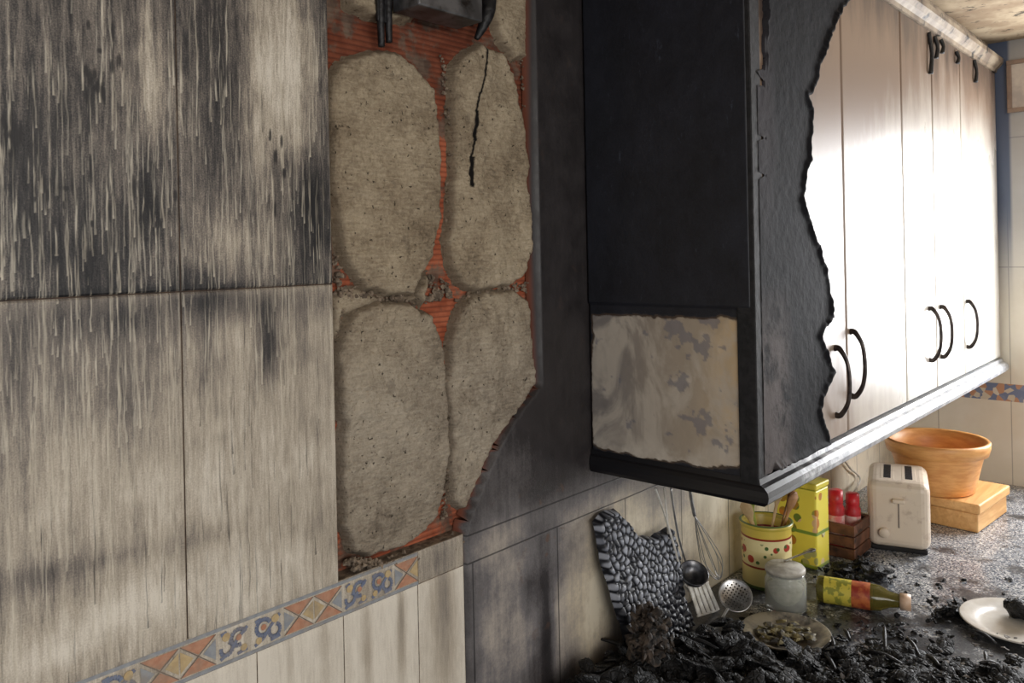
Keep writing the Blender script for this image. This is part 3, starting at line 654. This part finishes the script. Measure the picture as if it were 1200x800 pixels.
mb=gw.done(gw.mix(gw.ss(n,.3,.7),sr(234,176,108),sr(214,148,84)),.4,bump=n,bs=.08)
bl=Vector((cb.x-.046,cb.y-.004,CG+.0808))
lathe('wooden_bowl',[(0,0),(.092,0),(.098,.004),(.104,.03),(.113,.07),(.122,.105),(.124,.108),(.134,.111),(.139,.130),(.140,.144),(.136,.149),(.128,.146),(.122,.12),(.108,.06),(.095,.018),(0,.014)],bl,mb,None,72)
jar=empty('glass_jar'); q=C(921,713); q.z=CG
gl=NB('clouded_glass'); mg=gl.done(sr(232,234,226),.08,trans=.75,ior=1.45)
lathe('jar_body',[(0,0),(.040,0),(.044,.004),(.044,.066),(.040,.074),(.041,.082),(.0385,.082),(.0375,.074),(.041,.066),(.041,.008),(0,.006)],q,mg,jar,48)
lathe('jar_contents',[(0,.009),(.0395,.009),(.0395,.050),(.02,.055),(0,.054)],q,simple('white_grounds',sr(230,226,214),sr(200,194,180),90,.8),jar,40)
lathe('jar_lid',[(0,.0835),(.043,.0835),(.043,.090),(.040,.094),(0,.095)],q,simple('jar_lid_pale',sr(206,202,190),sr(176,170,158),60,.5,soot=.15),jar,40)
spoon('teaspoon',q+Vector((.02,.01,.097)),q+Vector((.09,-.03,.112)),.014,M_STEEL,.35,jar)
bt=empty('oil_bottle'); a=C(958,704);b=C(1068,722); r=.028; a.z=b.z=CG+r; dz=(b-a).normalized(); Lb=(b-a).length
Mb=dz.to_track_quat('Z','X').to_matrix()
gg=NB('olive_glass'); m1=gg.done(sr(120,112,50),.1,trans=.5,ior=1.45)
gl2=NB('bottle_label'); p=gl2.pos(); nv=gl2.noise(p,60,3); m2=gl2.done(gl2.mix(gl2.ss(nv,.5,.58),sr(216,200,80),sr(150,150,60)),.5)
m3=simple('label_red',sr(150,48,34),sr(196,110,60),60,.5); m4=simple('bottle_cap',sr(226,196,170),sr(206,170,140),40,.4)
lathe('bottle_body',[(0,0),(r*.9,0),(r,.005),(r,Lb*.08),(r*1.01,Lb*.085),(r*1.01,Lb*.38),(r*1.01,Lb*.58),(r,Lb*.585),(r*.95,Lb*.68),(r*.6,Lb*.78),(r*.5,Lb*.88),(r*.5,Lb*.885),(r*.62,Lb*.885),(r*.62,Lb),(0,Lb)],a,[m1,m2,m3,m4],bt,40,[0,0,0,1,1,2,0,0,0,0,0,3,3,3],Mb)
plm=simple('white_plate',sr(226,222,214),sr(206,200,190),20,.2)
def plate(name,q,r,mat):
    lathe(name,[(0,.003),(r*.55,.003),(r*.62,.0),(r*.66,.002),(r*.98,.016),(r,.019),(r*.97,.020),(r*.70,.009),(r*.6,.0065),(0,.0065)],(q.x,q.y,CG),mat,None,64)
q=C(1196,738); plate('dinner_plate',q,.112,plm)
chunk_mesh('burnt_food_lump',[((q.x+.02,q.y,CG+.030),(.024,.02,.018)),((q.x+.05,q.y+.01,CG+.028),(.026,.022,.016)),((q.x+.04,q.y-.03,CG+.022),(.022,.024,.010))],M_HEAP,None,3,3)
q2=C(921,750); plate('small_plate',q2,.088,simple('sooted_plate',sr(150,140,120),sr(96,88,78),30,.35,soot=.3))
it=[]
for i in range(60):
    a_=random.uniform(0,6.28);rr=random.uniform(0,.055); it.append(((q2.x+rr*math.cos(a_),q2.y+rr*math.sin(a_),CG+.012+random.uniform(0,.006)),(random.uniform(.006,.016),random.uniform(.006,.014),.003)))
chunk_mesh('food_scraps',it,simple('scorched_food',sr(128,116,72),sr(52,46,38),60,.6,soot=.4),None,1,8,.25)

hang=empty('hanging_utensils')
yU=-.055
def U(px,py,dy=0): return on_y(px,py,yU+dy)
box('utensil_rail',(U(755,575).x,yU-.004,ZB-.024),(U(850,575).x,yU+.004,ZB-.013),M_CHAR,hang,.002)
tube('turner_handle',[U(768,572),U(778,600),U(790,640),U(800,680),U(808,692)],[.002,.0022,.0026,.003,.003],M_WHITEPL,hang,8)
tube('ladle_handle',[U(786,572,-.01),U(790,600,-.01),U(796,632,-.01),U(803,656,-.012)],.0024,M_STEEL,hang,8)
c0=U(813,672,-.02)
lathe('ladle_bowl',[(0,-.022),(.014,-.020),(.026,-.010),(.031,.004),(.029,.004),(.024,-.008),(.013,-.017),(0,-.019)],c0,simple('dark_steel',sr(120,120,122),sr(70,70,74),40,.3,metal=.8),hang,36,None,Matrix.Rotation(math.radians(28),3,'X')@Matrix.Rotation(math.radians(-20),3,'Y'))
tube('spoon_handle',[U(778,572,.01),U(782,610,.01),U(786,660,.008),U(796,700,.0)],.0022,M_WHITEPL,hang,8)
bp=[U(806,688,-.012),U(830,682,-.012),U(844,714,-.018),U(817,722,-.018)]
def lerp(a,b,t): return a+(b-a)*t
for i in range(5):
    t0=i/5+.02;t1=(i+1)/5-.05
    a0=lerp(bp[0],bp[1],t0);a1=lerp(bp[0],bp[1],t1);b0_=lerp(bp[3],bp[2],t0);b1=lerp(bp[3],bp[2],t1); th=Vector((.001,-.002,0))
    mesh_obj('turner_tine_%d'%(i+1),[a0,a1,b1,b0_,a0+th,a1+th,b1+th,b0_+th],[(0,1,2,3),(7,6,5,4),(0,4,5,1),(1,5,6,2),(2,6,7,3),(3,7,4,0)],M_WHITEPL,hang,False)
for k_,(p0,p1) in enumerate([(0,1),(3,2)]):
    tube('turner_edge_%d'%k_,[bp[p0],lerp(bp[p0],bp[p1],.5),bp[p1]],.0022,M_WHITEPL,hang,8)
tube('whisk_handle',[U(808,572,-.02),U(811,590,-.02),U(814,604,-.02)],.004,M_STEEL,hang,10)
t_=U(814,604,-.02); bt_=U(842,678,-.03); dd=(bt_-t_)
sd_=dd.normalized().cross(Vector((0,1,0))).normalized()
for i in range(4):
    a_=math.pi*i/4; w=(sd_*math.cos(a_)+Vector((0,1,0))*math.sin(a_))*.022
    tube('whisk_wire_%d'%(i+1),[t_,t_+dd*.35+w*.6,t_+dd*.75+w,t_+dd,t_+dd*.75-w,t_+dd*.35-w*.6,t_],.0009,M_STEEL,hang,6,8)
def skimmer(name,cen,R,M):
    e=empty(name)
    bm=bmesh.new(); N_=40
    grid={}
    for i in range(N_+1):
        for j in range(N_+1):
            x=(i/N_*2-1)*R;y=(j/N_*2-1)*R
            grid[i,j]=bm.verts.new(M@Vector((x,y,.25*(x*x+y*y)/R))+cen)
    for i in range(N_):
        for j in range(N_):
            x=((i+.5)/N_*2-1);y=((j+.5)/N_*2-1)
            if x*x+y*y>.97: continue
            if x*x+y*y<.72 and i%4 in (1,2) and j%4 in (1,2): continue
            bm.faces.new([grid[i,j],grid[i+1,j],grid[i+1,j+1],grid[i,j+1]])
    bmesh.ops.delete(bm,geom=[v for v in bm.verts if not v.link_faces],context='VERTS')
    me=bpy.data.meshes.new('disc'); bm.to_mesh(me); bm.free(); me.materials.append(M_STEEL)
    o=link(bpy.data.objects.new('disc',me),e); md=o.modifiers.new('s','SOLIDIFY'); md.thickness=.0015
    ring=[M@Vector((R*math.cos(t),R*math.sin(t),.25*R))+cen for t in [2*math.pi*k/24 for k in range(25)]]
    tube('rim',ring,.0018,M_STEEL,e,8,3)
    tube('stem',[M@Vector((R,0,.012))+cen,M@Vector((R*1.8,0,.016))+cen,M@Vector((R*3.0,0,.02))+cen],.003,M_STEEL,e,8)
q=C(862,722)
zn=Vector((-.62,-.42,.66)).normalized(); xn=Vector((-.45,.05,-.30)); xn=(xn-zn*xn.dot(zn)).normalized(); yn=zn.cross(xn)
skimmer('perforated_skimmer',Vector((q.x,min(q.y,-.06),CG+.042)),.034,Matrix((xn,yn,zn)).transposed())
cbp=[(703,612),(712,603),(728,597),(738,612),(748,628),(765,628),(786,617),(790,650),(788,690),(796,730),(792,752),(740,775),(724,760),(716,715),(706,665)]
bpoly=jag([wp(*q,y=-.035) for q in cbp],.012,.002,4)
bpoly=[(q[0],max(q[1],CT+.001)) for q in bpoly]
bpy_bot=min(p[1] for p in bpoly); bu0=min(p[0] for p in bpoly); 
bc=[]
for i in range(30):
    for j in range(36):
        bc.append((bu0-.02+i*.0165+rng.uniform(-.0075,.0075)+(j%2)*.008, bpy_bot-.02+j*.0140+rng.uniform(-.0065,.0065)))
bc=np.array(bc); bc=bc[(bc[:,0]<max(p[0] for p in bpoly)+.02)&(bc[:,1]<max(p[1] for p in bpoly)+.02)]
_bc={}
def cells(U_,V_):
    key=(U_.shape,float(U_.sum()))
    if key in _bc: return _bc[key]
    d=np.full(U_.shape,9.);d2=np.full(U_.shape,9.)
    for c_ in bc:
        e=np.hypot(U_-c_[0],V_-c_[1]); d2=np.minimum(d2,np.maximum(d,e)); d=np.minimum(d,e)
    _bc[key]=np.clip((d2-d)/.010,0,1); return _bc[key]
def bub(U_,V_,S): return sstep(S,-.0005,.006)*(.012+.007*np.sqrt(cells(U_,V_))+.003*fbm(U_,V_,60,3))
gch=NB('alligator_char'); p=gch.pos(); n=gch.noise(p,60,4); n2=gch.noise(p,9,3); zc=gch.sep(p)[2]
hi=gch.mix(gch.ss(n2,.35,.6),sr(100,104,116),sr(166,170,180)); hi=gch.mix(gch.ss(gch.m('ADD',zc,gch.m('MULTIPLY',n2,.1)),1.10,1.02),hi,sr(34,34,40))
hc=gch.mix(gch.ss(gch.attr('ht'),.2,.9),sr(24,25,31),hi)  # pale highlights on the bubble tops are put into the colour
mch=gch.done(hc,.4,bump=n,bs=.5,bd=.001)
def lean(u,v,h):
    t=(v-bpy_bot); return np.stack([u,-.062+t*.16-h,v],1)
relief('charred_cutting_board',bpoly,.002,lean,bub,mch,None,{'ht':lambda U_,V_,S:cells(U_,V_)})
def lump(name,px,py,sizes,mat,seed):
    q=C(px,py); items=[]
    for (dx,dy,dz_,s) in sizes: items.append(((q.x+dx,q.y+dy,CG+dz_),s))
    return chunk_mesh(name,items,mat,None,2,seed,.9,2.6)
brownchar=simple('brown_char',sr(20,18,17),sr(78,66,56),60,.7,bs=.9,bd=.004)
rr_=random.Random(4); L_=[]
for i in range(150):
    hz=rr_.uniform(.004,.125)**1.0; wd=.062*(1-(hz/.15)**1.3)+.006; L_.append((rr_.uniform(-wd,wd)-.01*hz/.1,rr_.uniform(-.032,.004),hz,(rr_.uniform(.006,.017),rr_.uniform(.004,.010),rr_.uniform(.003,.012))))
lump('melted_appliance',758,788,L_,brownchar,21)

# ------------------------------------------------------------ debris
deb=empty('charred_debris_pile')
hp=[C(*q) for q in [(640,850),(668,806),(700,778),(760,768),(820,752),(865,740),(885,775),(975,775),(1000,755),(1060,756),(1120,772),(1200,790),(1260,850)]]
hp=[(q.x,min(q.y,-.006)) for q in hp]
hp=jag(hp,.03,.008,6)
relief('ash_bed',hp,.003,zframe(CT+.0005),lambda U_,V_,S: sstep(S,0,.05)*(.004+.040*fbm(U_,V_,18,6)**1.8+.010*fbm(U_,V_,90,4)),M_HEAP,deb)
r=random.Random(3)
def line(px):
    return float(np.interp(px,[660,740,860,900,1000,1100,1210],[793,760,734,770,748,764,788]))
plates_=[(C(1196,738),.112),(q2,.080),(C(921,713),.05),(C(990,708),.04),(C(1030,716),.03),(C(899,683),.065)]
def ok(q,m=0): return q.y<-.03-m and q.y>-.66 and not any((Vector((q.x,q.y,0))-Vector((pc_.x,pc_.y,0))).length<rr2+m for pc_,rr2 in plates_)
small=[];big=[]
n=0
while n<2300:
    px=r.uniform(655,1230);py=r.uniform(650,850); f=(py-line(px))/35
    if f<0:
        f=.04 if (py>665 and px>860) else 0
        if 955<px<1050 and 655<py<688: f=.5
        if 1085<px<1135 and 708<py<732: f=.5
        if 840<px<960 and 725<py<775: f=.3
        if 980<px<1130 and 728<py<760: f=.22
    if r.random()>f: continue
    q=C(px,py)
    if not ok(q): continue
    n+=1; s=r.uniform(.0015,.0070); z=CT+s*.35+max(0,min(f,1))*r.uniform(.0,.030)
    small.append(((q.x,q.y,z),(s*1.3,s*r.uniform(.5,1),s*r.uniform(.25,.9))))
n=0
while n<380:
    px=r.uniform(665,1220);py=r.uniform(735,850); f=(py-line(px))/30
    if px>1000: f*=.6
    if r.random()>f: continue
    q=C(px,py); s=r.uniform(.007,.024)*(1.1 if px<950 else .8)
    if not ok(q,s*.7): continue
    n+=1; z=CT+.010+r.uniform(0,.030)
    big.append(((q.x,q.y,z),(s*1.3,s*r.uniform(.6,1),s*r.uniform(.18,.5))))
chunk_mesh('char_chunks',small,M_HEAP,deb,2,17)
chunk_mesh('char_slabs',big,M_HEAP,deb,3,18,.5,2.6)
items=[]
for (px,py) in [(700,805),(735,790),(790,785),(830,775),(800,800),(870,795),(950,795),(1020,785),(1060,800),(1108,722),(1122,716),(990,672),(1010,668),(1028,678),(760,805),(980,800),(1150,810),(845,765),(700,785),(800,762),(860,778)]:
    q=C(px,py); s=r.uniform(.014,.024)
    if not ok(q): continue
    items.append(((q.x,min(q.y,-.035),CT+s*.5),(s*1.4,s,s*.55)))
chunk_mesh('char_lumps',items,M_HEAP,deb,3,19,.4,3.0)
items=[]
for i in range(170):
    px=r.uniform(700,1200);py=r.uniform(755,840); q=C(px,py)
    if not ok(q): continue
    s=r.uniform(.002,.007); items.append(((q.x,q.y,CT+.026+r.uniform(0,.012)),(s,s*.8,s*.3)))
chunk_mesh('ash_flakes',items,simple('grey_ash',sr(120,114,108),sr(70,64,60),80,.8),deb,1,23)
for i in range(30):
    px=r.uniform(720,1180);py=r.uniform(765,815); q=C(px,py); q.y=min(q.y,-.06); a_=r.uniform(0,3.14); L=r.uniform(.02,.07)
    if not ok(q,.02): continue
    dv=Vector((math.cos(a_),math.sin(a_),r.uniform(-.1,.3)))*L; z0=Vector((q.x,q.y,CT+.028))
    tube('char_stick_%d'%(i+1),[z0,z0+dv*.5+Vector((0,0,.004)),z0+dv],[.003,.004,.002],M_CHAR,deb,6,3)

# ------------------------------------------------------------ light
w=bpy.data.worlds.new('world'); scene.world=w; w.use_nodes=True
bg=w.node_tree.nodes['Background']; bg.inputs[0].default_value=(.93,.95,1,1); bg.inputs[1].default_value=.56
def area(name,loc,target,sx,sy,e,col):
    l=bpy.data.lights.new(name,'AREA'); l.shape='RECTANGLE'; l.size=sx;l.size_y=sy;l.energy=e;l.color=col
    o=bpy.data.objects.new(name,l); link(o); o.location=loc
    o.rotation_euler=(Vector(target)-Vector(loc)).to_track_quat('-Z','Z').to_euler(); return o
area('window_daylight',(XF+.12,(wy0+wy1)/2,(wz0+wz1)/2),(0,(wy0+wy1)/2,(wz0+wz1)/2-.2),.84,1.02,54,(.97,.98,1))
area('room_fill',(-.3,-2.9,1.9),(.7,0,1.5),1.8,1.2,36,(1,.965,.91))  # added soft fill from behind the camera, brightens the left wall
